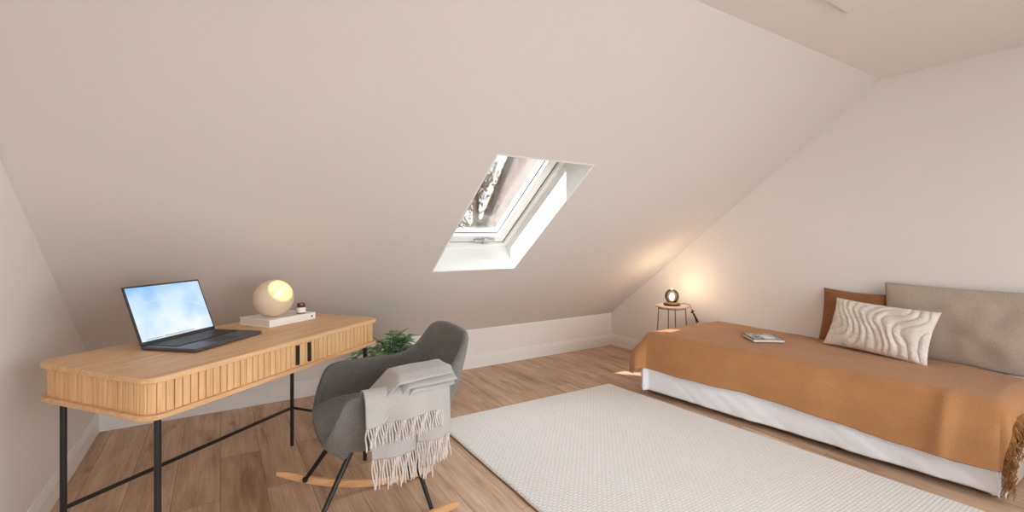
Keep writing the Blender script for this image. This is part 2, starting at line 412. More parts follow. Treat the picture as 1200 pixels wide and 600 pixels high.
# ---------------------------------------------------------------- outside
struct('ground', MB().box((-30, -30, -7.2), (60, 60, -7)), M['ground'])
nb = empty('neighbour_house', (9.0, 13.2, -7), math.radians(-32), label='pale pink rendered gabled house seen through the skylight pane', cat='house')
g = [(-1.75, 0), (9, 0), (9, 12.0), (-.35, 12.0), (-1.75, 8.6)]
MB().prism([(x, 0, z) for x, z in g], (0, 6, 0)).build('wall', M['roofpink'], nb)
MB().prism([(-1.95, -.12, 8.5), (-1.75, -.12, 8.55), (-.32, -.12, 12.0), (-.5, -.12, 12.15)], (0, 6.2, 0)).build('roof_verge', M['winwhite'], nb)
tr = empty('garden_tree', (5.0, 9.4, -7), label='brownish green tree seen through the skylight beside the pink house', cat='tree')
mb = MB(); mb.tube([(0,0,0), (.1,0,4), (0,.1,8), (-.1,0,10.6)], [.2, .15, .1, .03], 8)
lf = MB(); rnd = random.Random(3)
for i in range(46):
    z = rnd.uniform(6.3, 10.3); a = rnd.uniform(0, 2*PI); L = rnd.uniform(.5, 1.25)*(1.15-(z-6.3)/6)
    p0 = Vector((0, 0, z)); p2 = p0+Vector((math.cos(a)*L, math.sin(a)*L, L*.8)); p1 = (p0+p2)/2+Vector((0,0,-.1))
    mb.tube([p0, p1, p2], [.03, .02, .006], 5)
    for k in range(70):
        t = rnd.uniform(.3, 1.05); q = p0.lerp(p2, t)+Vector([rnd.gauss(0, .16) for _ in range(3)])
        u = Vector([rnd.gauss(0, 1) for _ in range(3)]).normalized(); w_ = u.cross(Vector([rnd.gauss(0, 1) for _ in range(3)])).normalized()
        s_ = rnd.uniform(.025, .055)
        lf.add([q-u*s_, q+w_*s_*.5, q+u*s_, q-w_*s_*.5], [(0, 1, 2, 3)])
mb.build('trunk', M['bark'], tr, smooth=True); lf.build('foliage', M['foliage'], tr)

# ---------------------------------------------------------------- rug
rg = empty('area_rug', (2.0, 1.6, 0), label='cream ribbed wool rug lying on the oak floor before the bed', cat='rug')
RC = [(1.195, .10), (1.2, 2.858), (2.722, 2.83), (2.915, .05)]
def rugpt(u, v, e=0):
    a = Vector(RC[0]).lerp(Vector(RC[3]), u); b = Vector(RC[1]).lerp(Vector(RC[2]), u); p = a.lerp(b, v)
    w = noise.noise(Vector((p.x*5, p.y*5, 0)))*.004
    return p+Vector((w, w))
def rugtop(u, v):
    p = rugpt(u, v); ed = min(u*1.6, (1-u)*1.6, v*2.8, (1-v)*2.8)
    z = .006+.010*smooth01(ed/.012)
    return Vector((p.x-2, p.y-1.6, z+.0008*noise.noise(Vector((p.x*30, p.y*30, 1)))))
def warp(t, n=200):     # finer steps at both ends
    return t
us = [0, .001, .003, .006]+[i/160 for i in range(2, 159)]+[.994, .997, .999, 1]
vs_ = [0, .001, .002, .004]+[i/200 for i in range(2, 199)]+[.996, .998, .999, 1]
mb = MB(); nu, nv = len(us), len(vs_)
mb.add([rugtop(u, v) for v in vs_ for u in us], [(j*nu+i, j*nu+i+1, (j+1)*nu+i+1, (j+1)*nu+i) for j in range(nv-1) for i in range(nu-1)])
mb.build('pile', M['rug'], rg, smooth=True, angle=80)
bk = []
for (u0, v0, u1, v1) in ((0,0,1,0), (1,0,1,1), (1,1,0,1), (0,1,0,0)):
    for i in range(40):
        t = i/40; p = rugpt(lerp(u0, u1, t), lerp(v0, v1, t)); bk.append(p)
cen = Vector((2.0, 1.6))
bk2 = [Vector((cen.x+(p.x-cen.x)*1.003-2, cen.y+(p.y-cen.y)*1.002-1.6, .0005)) for p in bk]
MB().prism(bk2, (0, 0, .0075)).build('backing', M['jute'], rg)

# ---------------------------------------------------------------- desk
DA = math.radians(37.7); DZ = .777
desk = empty('writing_desk', (.0815, 2.482, 0), DA, label='oak writing desk with ribbed tambour front on black metal legs', cat='desk')
def rrect(a, b, r, n=10, cx=0, cy=0):
    pts = []
    for sx, sy, a0 in ((1,1,0), (-1,1,90), (-1,-1,180), (1,-1,270)):
        for i in range(n+1):
            t = math.radians(a0+90*i/n); pts.append((cx+(a-r)*sx+r*math.cos(t), cy+(b-r)*sy+r*math.sin(t)))
    return pts
DHA, DHB, DR = .602, .314, .060
def board(a, b, r, z0, z1): return MB().prism([(x, y, z0) for x, y in rrect(a, b, r, 10, 0, -.013)], (0, 0, z1-z0))
board(DHA, DHB, DR, DZ-.020, DZ).build('tabletop', M['oak_top'], desk, bevel=.004)
board(DHA, DHB, DR, .637, .655).build('bottom_board', M['oak_top'], desk, bevel=.004)
board(DHA-.03, DHB-.03, DR-.02, .6552, DZ-.0202).build('case', M['oak_v'], desk)
# tambour slats follow the rounded outline
ins = .014; base_o = rrect(DHA-ins, DHB-ins, DR-ins*.5, 14, 0, -.013)
# resample closed outline uniformly, starting at back centre
def resample(pts, step):
    P_ = [Vector(p) for p in pts]; P_.append(P_[0]); L = [0]
    for i in range(len(P_)-1): L.append(L[-1]+(P_[i+1]-P_[i]).length)
    n = round(L[-1]/step); out = []
    j = 0
    for k in range(n):
        d = L[-1]*k/n
        while L[j+1] < d: j += 1
        out.append(P_[j].lerp(P_[j+1], (d-L[j])/(L[j+1]-L[j])))
    return out
k0 = min(range(len(base_o)), key=lambda i: abs(base_o[i][0])+(10 if base_o[i][1] < 0 else 0))
pts = resample(base_o, .0275)
def slats(sel):
    mb = MB(); n = len(pts)
    for i in range(n):
        a, b = pts[i], pts[(i+1) % n]; mid = (a+b)/2
        if not sel(mid): continue
        d = (b-a).normalized(); nrm = Vector((d.y, -d.x))
        if nrm.dot(mid) < 0: nrm = -nrm
        g = .0016; L = (b-a).length
        prof = [(g, -.012), (g, -.002), (g+.003, .0), (L-g-.003, .0), (L-g, -.002), (L-g, -.012)]
        mb.prism([Vector((*(a+d*s+nrm*o), .6552)) for s, o in prof], (0, 0, DZ-.0204-.6552))
    return mb
slats(lambda m: m.y < -.2 and -.4 < m.x < -.005 or (m.y < 0 and m.x <= -.4)).build('tambour_door', M['oak_v'], desk)
slats(lambda m: m.y < -.2 and .105 < m.x < .4 or (m.y < 0 and m.x >= .4)).build('tambour_door', M['oak_v'], desk)
slats(lambda m: (m.y >= 0)).build('side_slats', M['oak_v'], desk)
slats(lambda m: m.y < -.2 and -.005 <= m.x <= .105).build('centre_slats', M['oak_v'], desk)
yf = -(DHB-ins)-.013
for x in (.018, .086):
    hd = MB(); hd.box((x-.009, yf-.012, .664), (x+.004, yf-.001, .750))
    hd.build('door_handle', M['black'], desk, bevel=.002)
    MB().box((x+.0045, yf-.014, .662), (x+.014, yf-.001, .752)).build('handle_strip', M['oak_v'], desk, bevel=.002)
LA, LB, LS = .538, .259, -.0
for sx in (-1, 1):
    for sy in (-1, 1):
        p = (sx*LA, sy*LB-.014)
        MB().tube([(p[0], p[1], 0), (p[0], p[1], .637)], .0105, 12).build('leg', M['black'], desk, smooth=True)
RZ = .222
bm = MB(); bm.tube([(-LA, LB-.014, RZ), (LA, LB-.014, RZ)], .0085, 10); bm.build('long_stretcher', M['black'], desk, smooth=True)
for sx in (1,):
    MB().tube([(sx*LA, -LB-.014, RZ), (sx*LA, LB-.014, RZ)], .007, 10).build('side_stretcher', M['black'], desk, smooth=True)
for sx in (-1, 1):
    MB().box((sx*LA-.007, -LB-.014, .619), (sx*LA+.007, LB-.014, .6365)).build('top_rail', M['black'], desk)
MB().box((-LA, -LB-.021, .623), (LA, -LB-.007, .6365)).build('top_rail', M['black'], desk)
MB().box((-LA, LB-.021, .623), (LA, LB-.007, .6365)).build('top_rail', M['black'], desk)

# ---------------------------------------------------------------- laptop
la = math.radians(47.6); e1 = Vector((math.cos(la), math.sin(la))); e2 = Vector((-math.sin(la), math.cos(la)))
LW, LD = .366, .255
lc = Vector((-.0818, 2.1867))+e1*LW/2
lap = empty('laptop', (lc.x, lc.y, DZ), la, label='open grey laptop with a pale blue screen on the oak desk', cat='laptop')
MB().box((-LW/2, 0, .001), (LW/2, LD, .0155)).build('base', M['alu'], lap, bevel=.004)
MB().box((-LW/2+.02, LD*.42, .0156), (LW/2-.02, LD*.92, .0164)).build('keyboard', M['darkkey'], lap)
kb = MB()
for r_ in range(5):
    for c_ in range(15):
        x = -LW/2+.026+c_*(LW-.052)/15; y = LD*.43+r_*LD*.49/5
        kb.box((x+.001, y+.001, .0165), (x+(LW-.052)/15-.0015, y+LD*.49/5-.0025, .018))
kb.build('keys', M['black'], lap)
MB().box((-.055, .012, .0156), (.055, LD*.38, .0162)).build('touchpad', M['darkkey'], lap)
tilt = math.radians(22.2); SH = .252
R = Matrix.Translation((0, LD-.004, .016)) @ Matrix.Rotation(-tilt, 4, 'X')
lid = MB().box((-LW/2, 0, 0), (LW/2, .006, SH), R).build('screen_lid', M['darkkey'], lap, bevel=.002)
scr = MB().box((-LW/2+.008, -.0012, .014), (LW/2-.008, -.0002, SH-.008))
so = scr.build('display', M['screen'], lid); so.matrix_local = R
ic = MB()
for i in range(12): ic.box((-.07+i*.012, -.0018, .0175), (-.063+i*.012, -.0013, .0225))
for i in range(8): ic.box((-.155+i*.009, -.0018, .018), (-.149+i*.009, -.0013, .0215))
io = ic.build('taskbar_icons', M['icons'], lid); io.matrix_local = R
MB().tube([(-LW*.4, LD-.002, .0145), (LW*.4, LD-.002, .0145)], .005, 8).build('hinge', M['darkkey'], lap, smooth=True)

# ---------------------------------------------------------------- book, lamp, jar on the desk
ba = math.radians(33.8)
bk_ = empty('coffee_table_book', (.262, 2.77, DZ), ba, label='thick white hardback book under the round lamp on the desk', cat='book')
BWd, BH, BT = .288, .224, .036
MB().box((-BWd/2+.004, -BH/2+.001, .003), (BWd/2-.004, BH/2-.005, BT-.003)).build('pages', M['paper'], bk_)
cv = MB(); cv.box((-BWd/2, -BH/2, 0), (BWd/2, BH/2, .003)); cv.box((-BWd/2, -BH/2, BT-.003), (BWd/2, BH/2, BT)); cv.box((-BWd/2, -BH/2-.003, 0), (BWd/2, -BH/2, BT))
cv.build('cover', M['cover'], bk_, bevel=.001)
MB().box((BWd/2-.03, -BH/2-.0038, .013), (BWd/2-.02, -BH/2-.003, .023)).build('spine_mark', M['darkkey'], bk_)
LZ = DZ+BT
lampc = Vector((.236, 2.715, LZ+.0035))
dl = empty('desk_lamp', lampc, label='cream globe desk lamp with glowing round opening standing on the white book', cat='lamp')
r0 = .0965; n_o = Vector((.40, -.78, .60)).normalized()
Mq = Matrix.Translation((0, 0, r0-.003)) @ n_o.to_track_quat('Z', 'Y').to_matrix().to_4x4()
a0 = math.asin(.66)
prof = [(r0*math.sin(a), r0*math.cos(a)) for a in [a0+(PI-a0)*i/28 for i in range(29)]]
prof_in = [((r0-.004)*math.sin(a), (r0-.004)*math.cos(a)) for a in [a0+.02+(PI-a0-.02)*i/28 for i in range(29)]]
MB().lathe(prof+[], 48, Mq).build('lamp_shell', M['lampshell'], dl, smooth=True, solid=.004, offset=-1)
m_in, n_, l_, p_ = newmat('lamp_reflector', .5)
p_.inputs['Base Color'].default_value = (.9, .72, .38, 1)
tt = noise_n(n_, l_, coords(n_, l_), 5, 1); rr = ramp(n_, l_, tt.outputs['Fac'], [(.3, (.88, .76, .50, 1)), (.7, (.92, .80, .56, 1))]); l_.new(rr.outputs['Color'], p_.inputs['Base Color'])
bowl = [(.064*math.sin(a), .072-.058*math.cos(a)*1.0) for a in [PI/2*i/14 for i in range(15)]]
bowl = [(.003, .022)]+[(.0625*math.sin(a), .072-.050*math.cos(a)) for a in [PI/2*i/14 for i in range(1, 15)]]
MB().lathe(bowl, 48, Mq).build('reflector', m_in, dl, smooth=True)
bulb = MB().lathe([(.0005, .062), (.010, .060), (.018, .052), (.020, .042), (.014, .030), (.010, .022)], 24, Mq)
bulb.build('bulb', emis('bulb_warm', (.75, .66, .55, 1), .30), dl, smooth=True)
fm = MB()
for k in range(8):
    a = 2*PI*k/8; fm.tube([Mq @ Vector((.006*math.cos(a), .006*math.sin(a), .066)), Mq @ Vector((.019*math.cos(a), .019*math.sin(a), .060))], .0012, 6)
fm.build('filament_cage', M['steel'], dl, smooth=True)
jr = empty('jar_candle', (.372, 2.752, LZ), .3, label='small amber glass jar with pale label on the white book', cat='jar')
MB().lathe([(.001, 0), (.021, 0), (.023, .003), (.023, .036), (.019, .042), (.0185, .046)], 28).build('jar_body', M['amber'], jr, smooth=True)
MB().lathe([(.0005, .001), (.020, .001), (.020, .030), (.0005, .031)], 24).build('wax', M['lampshell'], jr, smooth=True)
MB().lathe([(.0235, .006), (.0235, .033)], 28).build('paper_label', M['cover'], jr, smooth=True)
MB().lathe([(.0005, .056), (.019, .056), (.020, .054), (.020, .044), (.0005, .044)], 28).build('lid', plain('gold_lid', lin(120, 80, 45), .35, .8), jr, smooth=True)

# ---------------------------------------------------------------- chair
CA = math.radians(180-3)         # facing direction
chair = empty('rocking_chair', (.58, 2.10, 0), CA, label='dark grey upholstered tub rocking chair drawn up to the oak desk', cat='chair')
RIM = [(.212, 0, .415), (.210, .11, .415), (.204, .18, .430), (.186, .235, .510), (.152, .258, .604), (.04, .272, .620), (-.12, .268, .622), (-.212, .250, .634), (-.280, .236, .682), (-.330, .222, .757), (-.356, .192, .790), (-.380, .12, .801), (-.388, 0, .803)]
BAS = [(.13, 0), (.127, .04), (.12, .075), (.105, .10), (.07, .13), (.03, .145), (-.02, .15), (-.08, .145), (-.12, .125), (-.15, .10), (-.165, .085), (-.175, .06), (-.18, .03), (-.185, 0)]
def crom(P_, t):
    n = len(P_)-1; x = max(0, min(n-1e-6, t*n)); i = int(x); f = x-i
    g = lambda k: Vector(P_[max(0, min(n, k))]) if 0 <= k <= n else None
    p1, p2 = Vector(P_[i]), Vector(P_[i+1])
    def mir(k):
        if k < 0: q = Vector(P_[-k]); q[1] = -q[1]; return q
        if k > n: q = Vector(P_[2*n-k]); q[1] = -q[1]; return q
        return Vector(P_[k])
    p0, p3 = mir(i-1), mir(i+2)
    return .5*((2*p1)+(p2-p0)*f+(2*p0-5*p1+4*p2-p3)*f*f+(3*p1-p0-3*p2+p3)*f**3)
def shell(u, v):
    sg = 1 if u < .5 else -1; t = u*2 if u < .5 else 2-u*2
    r_ = crom(RIM, t); b_ = crom([(x, y, .0) for x, y in BAS], t)
    r_.y *= sg; b_.y *= sg
    b_.z = .378
    c_ = Vector((r_.x*.93 if r_.x < 0 else r_.x*.97, r_.y*.97, .385))
    if r_.x < -.2: c_.x = r_.x*.80; c_.z = .395
    return b_*(1-v)**2+c_*2*v*(1-v)+r_*v*v
mb = MB(); mb.grid(shell, 96, 22, closeu=True)
mb.v.append((0, 0, .376)); ci = len(mb.v)-1
for i in range(96): mb.f.append(((i+1) % 96, i, ci))
mb.build('shell', M['chair'], chair, smooth=True, solid=.030, offset=1, subsurf=1, angle=180)
def cushion_top(u, v, sk=0):
    # polar disc, u around, v radius; the front lip rolls over the shell
    sg = 1 if u < .5 else -1; t = u*2 if u < .5 else 2-u*2
    r_ = crom([(.246, 0, 0), (.243, .09, 0), (.226, .168, 0), (.14, .212, 0), (0, .218, 0), (-.1, .208, 0), (-.18, .18, 0), (-.235, .14, 0), (-.26, .1, 0), (-.27, .05, 0), (-.272, 0, 0)], t)
    fr_ = smooth01((r_.x-.10)/.12)
    z = .492-.030*max(0, v-.6)**2*(5+3*fr_)-.016*(1-v)
    k = 1-(.10+.20*fr_)*sk*sk
    return Vector((r_.x*v*k, r_.y*sg*v*(1-.10*sk*sk), z-(.05+.075*fr_)*sk))
mb = MB(); mb.grid(lambda u, v: cushion_top(u, .02+.98*v), 72, 14, closeu=True)
mb.grid(lambda u, v: cushion_top(u, 1.0, v), 72, 8, closeu=True)
mb.f.append(tuple(range(71, -1, -1)))
mb.build('seat_cushion', M['seat_lit'], chair, smooth=True, angle=180)
# rockers
def runner(sy):
    mb = MB(); n = 24; sec = []
    for i in range(n+1):
        x = -.34+.72*i/n; y = sy*(.205+.03*(x/.36)); z0 = (x+.15)**2/(2*.95)
        h_ = .034*min(1, .55+8*min(x+.34, .38-x))
        sec.append([(x, y-.011, z0), (x, y+.011, z0), (x, y+.011, z0+h_), (x, y-.011, z0+h_)])
    vs = [q for s_ in sec for q in s_]; fs = [(0,1,2,3), tuple(range(len(vs)-1, len(vs)-5, -1))]
    for i in range(n):
        for k in range(4): fs.append((i*4+k, i*4+(k+1) % 4, (i+1)*4+(k+1) % 4, (i+1)*4+k))
    return mb.add(vs, fs)
for sy in (1, -1): runner(sy).build('rocker', M['oak_run'], chair, bevel=.003)
for sx, xt, xb in ((1, .10, .26), (-1, -.12, -.22)):
    for sy in (1, -1):
        yb = sy*(.205+.03*(xb/.36)-.018)
        zb = (xb+.15)**2/1.9+.02
        MB().tube([(xt, sy*.115, .368), (xb, yb, zb)], [.0125, .009], 12).build('leg', M['black'], chair, smooth=True)
        MB().tube([(xb, yb-sy*.006, zb), (xb, yb+sy*.006, zb)], .012, 12).build('bolt', M['black'], chair, smooth=True)
MB().box((-.13, -.12, .340), (.11, .12, .3475)).build('mounting_plate', M['black'], chair, bevel=.003)

# ---------------------------------------------------------------- blanket over the near arm  (chair-local: +y is the near side after rotation)
NEAR = 1
bl = empty('folded_blanket', (.58, 2.10, 0), CA, label='light grey fringed wool blanket folded over the near arm of the rocking chair', cat='blanket')
def armtop(x):     # height of the chair rim at chair-local x
    return .628+.03*smooth01((-x-.12)/.15)
def hang(x0, x1, zb0, zb1, off, inner, name, seed, fr=None, lift=0.0, step=.012):
    """strip over the arm: starts inside the shell, over the rim, down the outside to zb"""
    def fn(u, v):
        x = lerp(x0, x1, u); zt = armtop(x)+lift; yc = .288-(.045*smooth01((-x-.15)/.14)); rr_ = .026+lift*.5
        zb = lerp(zb0, zb1, u)
        Lin = inner; Lo = zt-rr_-zb; tot = Lin+PI*rr_+Lo; d = v*tot
        if d < Lin: y = yc-rr_; z = zt-rr_-(Lin-d)
        elif d < Lin+PI*rr_:
            a = (d-Lin)/rr_; y = yc-rr_*math.cos(a); z = zt-rr_+rr_*math.sin(a)
        else: y = yc+rr_; z = zt-rr_-(d-Lin-PI*rr_)
        o = (d-Lin)/tot
        wv = .010*smooth01(o)*math.sin(x*38+seed*2)+.006*smooth01(o)*noise.noise(Vector((x*12, z*6, seed)))
        return Vector((x, (y+off*smooth01(o*2)+wv+.02*smooth01(o)), z))
    mb = MB().grid(fn, 40, 60)
    o = mb.build(name, M['throw'], bl, smooth=True, solid=.006, angle=180)
    if fr:
        fm = MB(); rn = random.Random(seed); n = int(abs(x1-x0)/step)
        for i in range(n):
            u = (i+.5)/n; p = fn(u, 1); q = p.copy(); pts_ = []
            sw = rn.uniform(-.006, .006); L = fr*rn.uniform(.85, 1.1); b2 = rn.uniform(-.006, .006)
            for k in range(6):
                t = k/5; pts_.append(q+Vector((sw*t*t+.004*math.sin(t*5+i), b2*math.sin(t*3), -L*t)))
            fm.tube(pts_, [.0030, .0030, .0028, .0030, .0034, .0020], 6)
        fo = fm.build(name+'_fringe' if False else 'fringe', M['fringe'], o, smooth=True)
    return fn
hang(.075, -.165, .378, .382, .000, .10, 'lower_panel', 1, .110, step=.0075)
hang(-.10, -.255, .415, .410, .006, .08, 'rear_panel', 4, .10, .002, .0075)
hang(.105, -.205, .515, .538, .020, .06, 'upper_panel', 2, .078, .010, .0075)
# folded pad lying on the arm
def pad(x0, x1, y0, y1, z, th, seed, tiltx=0, tilty=0, name='fold'):
    def fn(u, v):
        # superelliptic closed section in y/z swept along x
        a = 2*PI*u; cy_, sz_ = math.cos(a), math.sin(a)
        x = lerp(x0, x1, v)
        en = min(1, (min(v, 1-v)*14)**.5) if 0 < v < 1 else .15
        yy = (y0+y1)/2+(y1-y0)/2*(abs(cy_)**.45)*(1 if cy_ > 0 else -1)
        zz = z+th/2*(abs(sz_)**.6)*(1 if sz_ > 0 else -1)*en
        zz += tiltx*(x-x0)+tilty*(yy-.25)-.9*max(0, yy-.30)**1.0*.55
        zz -= .9*max(0, x-(x1-.11)) + .012*smooth01((x1-.16-x)/.05)*0
        zz += .007*noise.noise(Vector((x*9, yy*9, seed)))
        yy += .010*noise.noise(Vector((x*7, seed*3, 1)))
        return Vector((x+.008*noise.noise(Vector((yy*12, seed, 0))), yy, zz))
    mb = MB().grid(fn, 44, 40, closeu=True)
    return mb.build(name, M['throw'], bl, smooth=True, angle=180)
pad(-.255, .03, .150, .352, .655, .018, 5, -.05, 0, 'fold')
pad(-.262, .05, .160, .350, .673, .016, 6, -.05, .0, 'fold')
pad(-.250, .085, .165, .345, .690, .014, 8, -.06, .06, 'fold')
# ---------------------------------------------------------------- bed
bed = empty('single_bed', (3.0, 1.55, 0), label='low single bed with beige base along the right wall', cat='bed')
FP = {'fn': Vector((3.075, .63)), 'ff': Vector((2.862, 2.50)), 'wn': Vector((3.757, .63)), 'wf': Vector((3.757, 2.50))}
O = Vector((3.0, 1.55, 0))
def fp(ins, z, dy=0):
    return [Vector((FP['fn'].x+ins, FP['fn'].y+ins+dy, z))-O, Vector((FP['wn'].x-.002, FP['wn'].y+ins+dy, z))-O, Vector((FP['wf'].x-.002, FP['wf'].y-ins, z))-O, Vector((FP['ff'].x+ins, FP['ff'].y-ins, z))-O]
MB().prism(fp(.02, .01, -.04), (0, 0, .20)).build('bed_base', M['bedbase'], bed, bevel=.01)
MB().prism(fp(.02, .215), (0, 0, .235)).build('mattress', M['sheet'], bed, bevel=.04, seg=4)
Lb = (FP['ff']-FP['fn']).length
dl_ = (FP['ff']-FP['fn']).normalized(); nf = Vector((-dl_.y, dl_.x))     # outward on the room side
def drape(s, t, top, r, back, flare, folds, seed, s0=0, s1=None, footflare=.0):
    """s along the bed from the head end (0) to the foot end, t across from the wall; overhang where outside"""
    s1 = s1 or Lb
    sc_ = max(s0, min(s1, s)); f = sc_/Lb
    fpnt = FP['fn'].lerp(FP['ff'], f); wx = back(f)
    wp = Vector((wx, lerp(FP['wn'].y, FP['wf'].y, f)))
    W_ = (fpnt-wp).length
    tc_ = min(t, W_); p = wp.lerp(fpnt, tc_/W_)
    ds = s-sc_; dt = t-tc_
    ov = nf*dt+Vector((0, 1))*ds if False else nf*dt+dl_*ds
    q = ov.length
    bulge = .010*math.sin(PI*min(1, tc_/W_))
    z = top+bulge*(1 if q == 0 else 0)
    if q > 1e-6:
        d = ov/q
        if q < r*PI/2: a = q/r; out = r*math.sin(a); dr = r*(1-math.cos(a))
        else: out = r; dr = r+(q-r*PI/2)
        k = smooth01(dr/.2)
        coord = s*1.0-t*.0 if abs(dt) > abs(ds) else t*1.0
        ang = math.atan2(ds, dt+1e-9) if (ds != 0 and dt > 0) else 0
        wv = folds*k*(math.sin(s*9+seed)+.6*math.sin(s*21+seed*2.1+t*3)+.8*noise.noise(Vector((s*4, t*4, seed)))+.9*math.sin(ang*9)*(1 if ang else 0))
        p = p+d*(out+(flare+(footflare*smooth01((s-s1)/.1) if s > s1 else 0))*k+wv)
        z = top-dr
    z += .0025*noise.noise(Vector((s*7, t*9, seed)))+.002*noise.noise(Vector((s*18, t*14, seed+3)))
    return Vector((p.x, p.y, z))
# white sheet
sh = empty('bed_sheet', (3.0, 1.55, 0), label='white cotton sheet hanging from the bed to the oak floor', cat='sheet')
def sheet_fn(u, v):
    s = lerp(-.10, Lb+.44, u); 
    f = max(0, min(1, s/Lb)); W_ = abs(lerp(FP['fn'].x, FP['ff'].x, f)-3.755)
    t = v*(W_+.447)
    if s > Lb and t > W_:     # corner: keep it from trailing
        a = s-Lb; b = t-W_; q = math.hypot(a, b)
        if q > .445: a *= .445/q; b *= .445/q
        s, t = Lb+a, W_+b
    p = drape(s, t, .462, .035, lambda f: 3.757, .006, .005, 3, footflare=.035)
    if t > W_:
        k = smooth01((t-W_-.27)/.08); g = s*1.0+(t-W_)*1.6
        wr = .007*k*(noise.noise(Vector((g*9, (s-(t-W_))*1.5, 2)))+.6*noise.noise(Vector((g*19, t*3, 7))))
        p += Vector((nf.x*wr, nf.y*wr, 0))
    p.z = max(p.z, .004)
    return p-O
MB().grid(sheet_fn, 200, 110).build('sheet', M['sheet'], sh, smooth=True, angle=180, solid=.003)
# sheet corner tucked at the head end
tk = MB().grid(lambda u, v: Vector((3.06+.02*math.sin(u*6)+.03*u-.004*v, .60+.06*u, .02+.19*v))-O, 14, 14)
tk.build('tucked_corner', M['sheet'], sh, smooth=True, solid=.004)
# rust bedspread
sp = empty('bedspread', (3.0, 1.55, 0), label='rust brown linen throw spread across the bed over the white sheet', cat='bedspread')
SO, EO = .10, .30
def spread_fn(u, v):
    s = lerp(-SO, Lb+EO, u); f = max(0, min(1, s/Lb))
    bx = lerp(3.60, 3.728, smooth01(f*5)) ; W_ = abs(lerp(FP['fn'].x, FP['ff'].x, f)-bx)+.004
    fo = lerp(.338, .285, smooth01(f*1.5))+.006*math.sin(s*5)
    t = v*(W_+fo)
    if t > W_ and (s > Lb or s < 0):
        e = s-Lb if s > Lb else -s; b = t-W_; q = math.hypot(e, b); lim = .335
        if q > lim: e *= lim/q; b *= lim/q
        s = Lb+e if s > Lb else -e; t = W_+b
    p = drape(s, t, .474, .045, lambda f: lerp(3.60, 3.728, smooth01(f*5)), .030, .006, 1, footflare=.075)
    # one raised fold near the head end
    if t > W_*.75:
        gsm = math.exp(-((s-.16-.1*(t-W_))/.035)**2)*smooth01((t-W_*.8)/.25)*.022
        p += Vector((nf.x*gsm, nf.y*gsm, gsm*.3))
    return p-O
spo = MB().grid(spread_fn, 260, 130).build('cloth', M['spread'], sp, smooth=True, angle=180, solid=.006, offset=1)
fr = MB(); rn = random.Random(11)
for i in range(300):
    v = (i+rn.random())/300; p = spread_fn(0, v); L = rn.uniform(.08, .13)
    a = rn.uniform(-.02, .02); b = rn.uniform(-.03, .01)
    fr.tube([p, p+Vector((a*.4, -.012+b*.3, -L*.35)), p+Vector((a, -.01+b, -L*.7)), p+Vector((a*1.3+rn.uniform(-.01, .01), b, -L))], [.0022, .0020, .0022, .0012], 5)
fr.build('fringe', M['spreadfr'], sp, smooth=True)
# magazine
mg = empty('magazine', (3.290, 1.862, .4955), math.radians(40), label='magazine with grey landscape cover lying on the rust bedspread', cat='magazine')
mg.rotation_euler = (0, 0, math.radians(-38)); mg.scale = (.88, .70, 1.6)
MB().box((-.115, -.15, 0), (.115, .15, .010)).build('pages', M['paper'], mg)
cb = MB(); cb.box((-.117, -.152, .010), (.117, .152, .0112)); cb.box((-.117, -.152, -.001), (.117, .152, .0)); cb.box((-.117, .150, -.001), (.117, .152, .0112))
cb.build('cover', M['darkkey'], mg)
MB().box((-.105, -.14, .0113), (.105, .14, .0118)).build('cover_picture', M['photo'], mg)
MB().box((-.02, -.13, .0119), (.06, .05, .0122)).build('title_panel', M['cover'], mg)

# ---------------------------------------------------------------- cushions
def cushion(w, h, t, nx=44, ny=36, pinch=.06, disp=None, seed=0, wr=.004):
    mb = MB(); vs = {}
    def P_(u, v, sd):
        e = max(0, (1-abs(u)**2.6))**.55*max(0, (1-abs(v)**2.6))**.55
        x = w/2*u*(1-pinch*(1-v*v)); y = h/2*v*(1-pinch*(1-u*u)); z = sd*t/2*e
        z += wr*e*noise.noise(Vector((x*9+seed, y*9, sd*3)))*2
        if disp: z += sd*disp(x, y)*min(1, e*2.2)
        return Vector((x, y, z))
    for sd in (1, -1):
        mb.grid(lambda a, b: P_(a*2-1, b*2-1, sd), nx, ny)
    return mb
def place(mb, name, mat, O_, xdir, ydir, **k):
    X = Vector(xdir).normalized(); Y = Vector(ydir); Y = (Y-X*Y.dot(X)).normalized(); Z = X.cross(Y)
    MM = Matrix((X, Y, Z)).transposed().to_4x4(); MM.translation = Vector(O_)
    mb.v = [tuple(p) for p in mb.v]
    o = mb.build(name, mat, None, smooth=True, angle=180)
    o.matrix_world = MM
    import bmesh
    b = bmesh.new(); b.from_mesh(o.data); bmesh.ops.remove_doubles(b, verts=b.verts, dist=1e-5); bmesh.ops.recalc_face_normals(b, faces=b.faces); b.to_mesh(o.data); b.free()
    return tag(o, **k)
BZ = .492
place(cushion(.385, .375, .085, seed=2), 'square_cushion', M['pil_rust'], (3.695, 1.468, BZ+.175), (0, -1, -.03), (.16, -.08, 1),
      label='rust brown square cushion leaning on the right wall behind the cream one', cat='cushion')
place(cushion(.80, .46, .10, 60, 44, .03, seed=5, wr=.008), 'bed_pillow', M['pil_grey'], (3.698, .885, BZ+.205), (.0, -1, 0), (.06, 0, 1),
      label='large greige linen pillow leaning on the right wall at the bed head', cat='pillow')
def knit(x, y):
    ph = PI*(x+.03*math.sin(y*24+x*7)+.030*math.sin(x*11+y*13+1)+.02*noise.noise(Vector((x*10, y*10, 4))))/.050
    a = abs(math.sin(ph)); rope = math.sin((y+.5*x*(1 if int(math.floor(ph/PI)) % 2 else -1))*230)*a
    return .016*(a**.6)+.0012*rope-.006
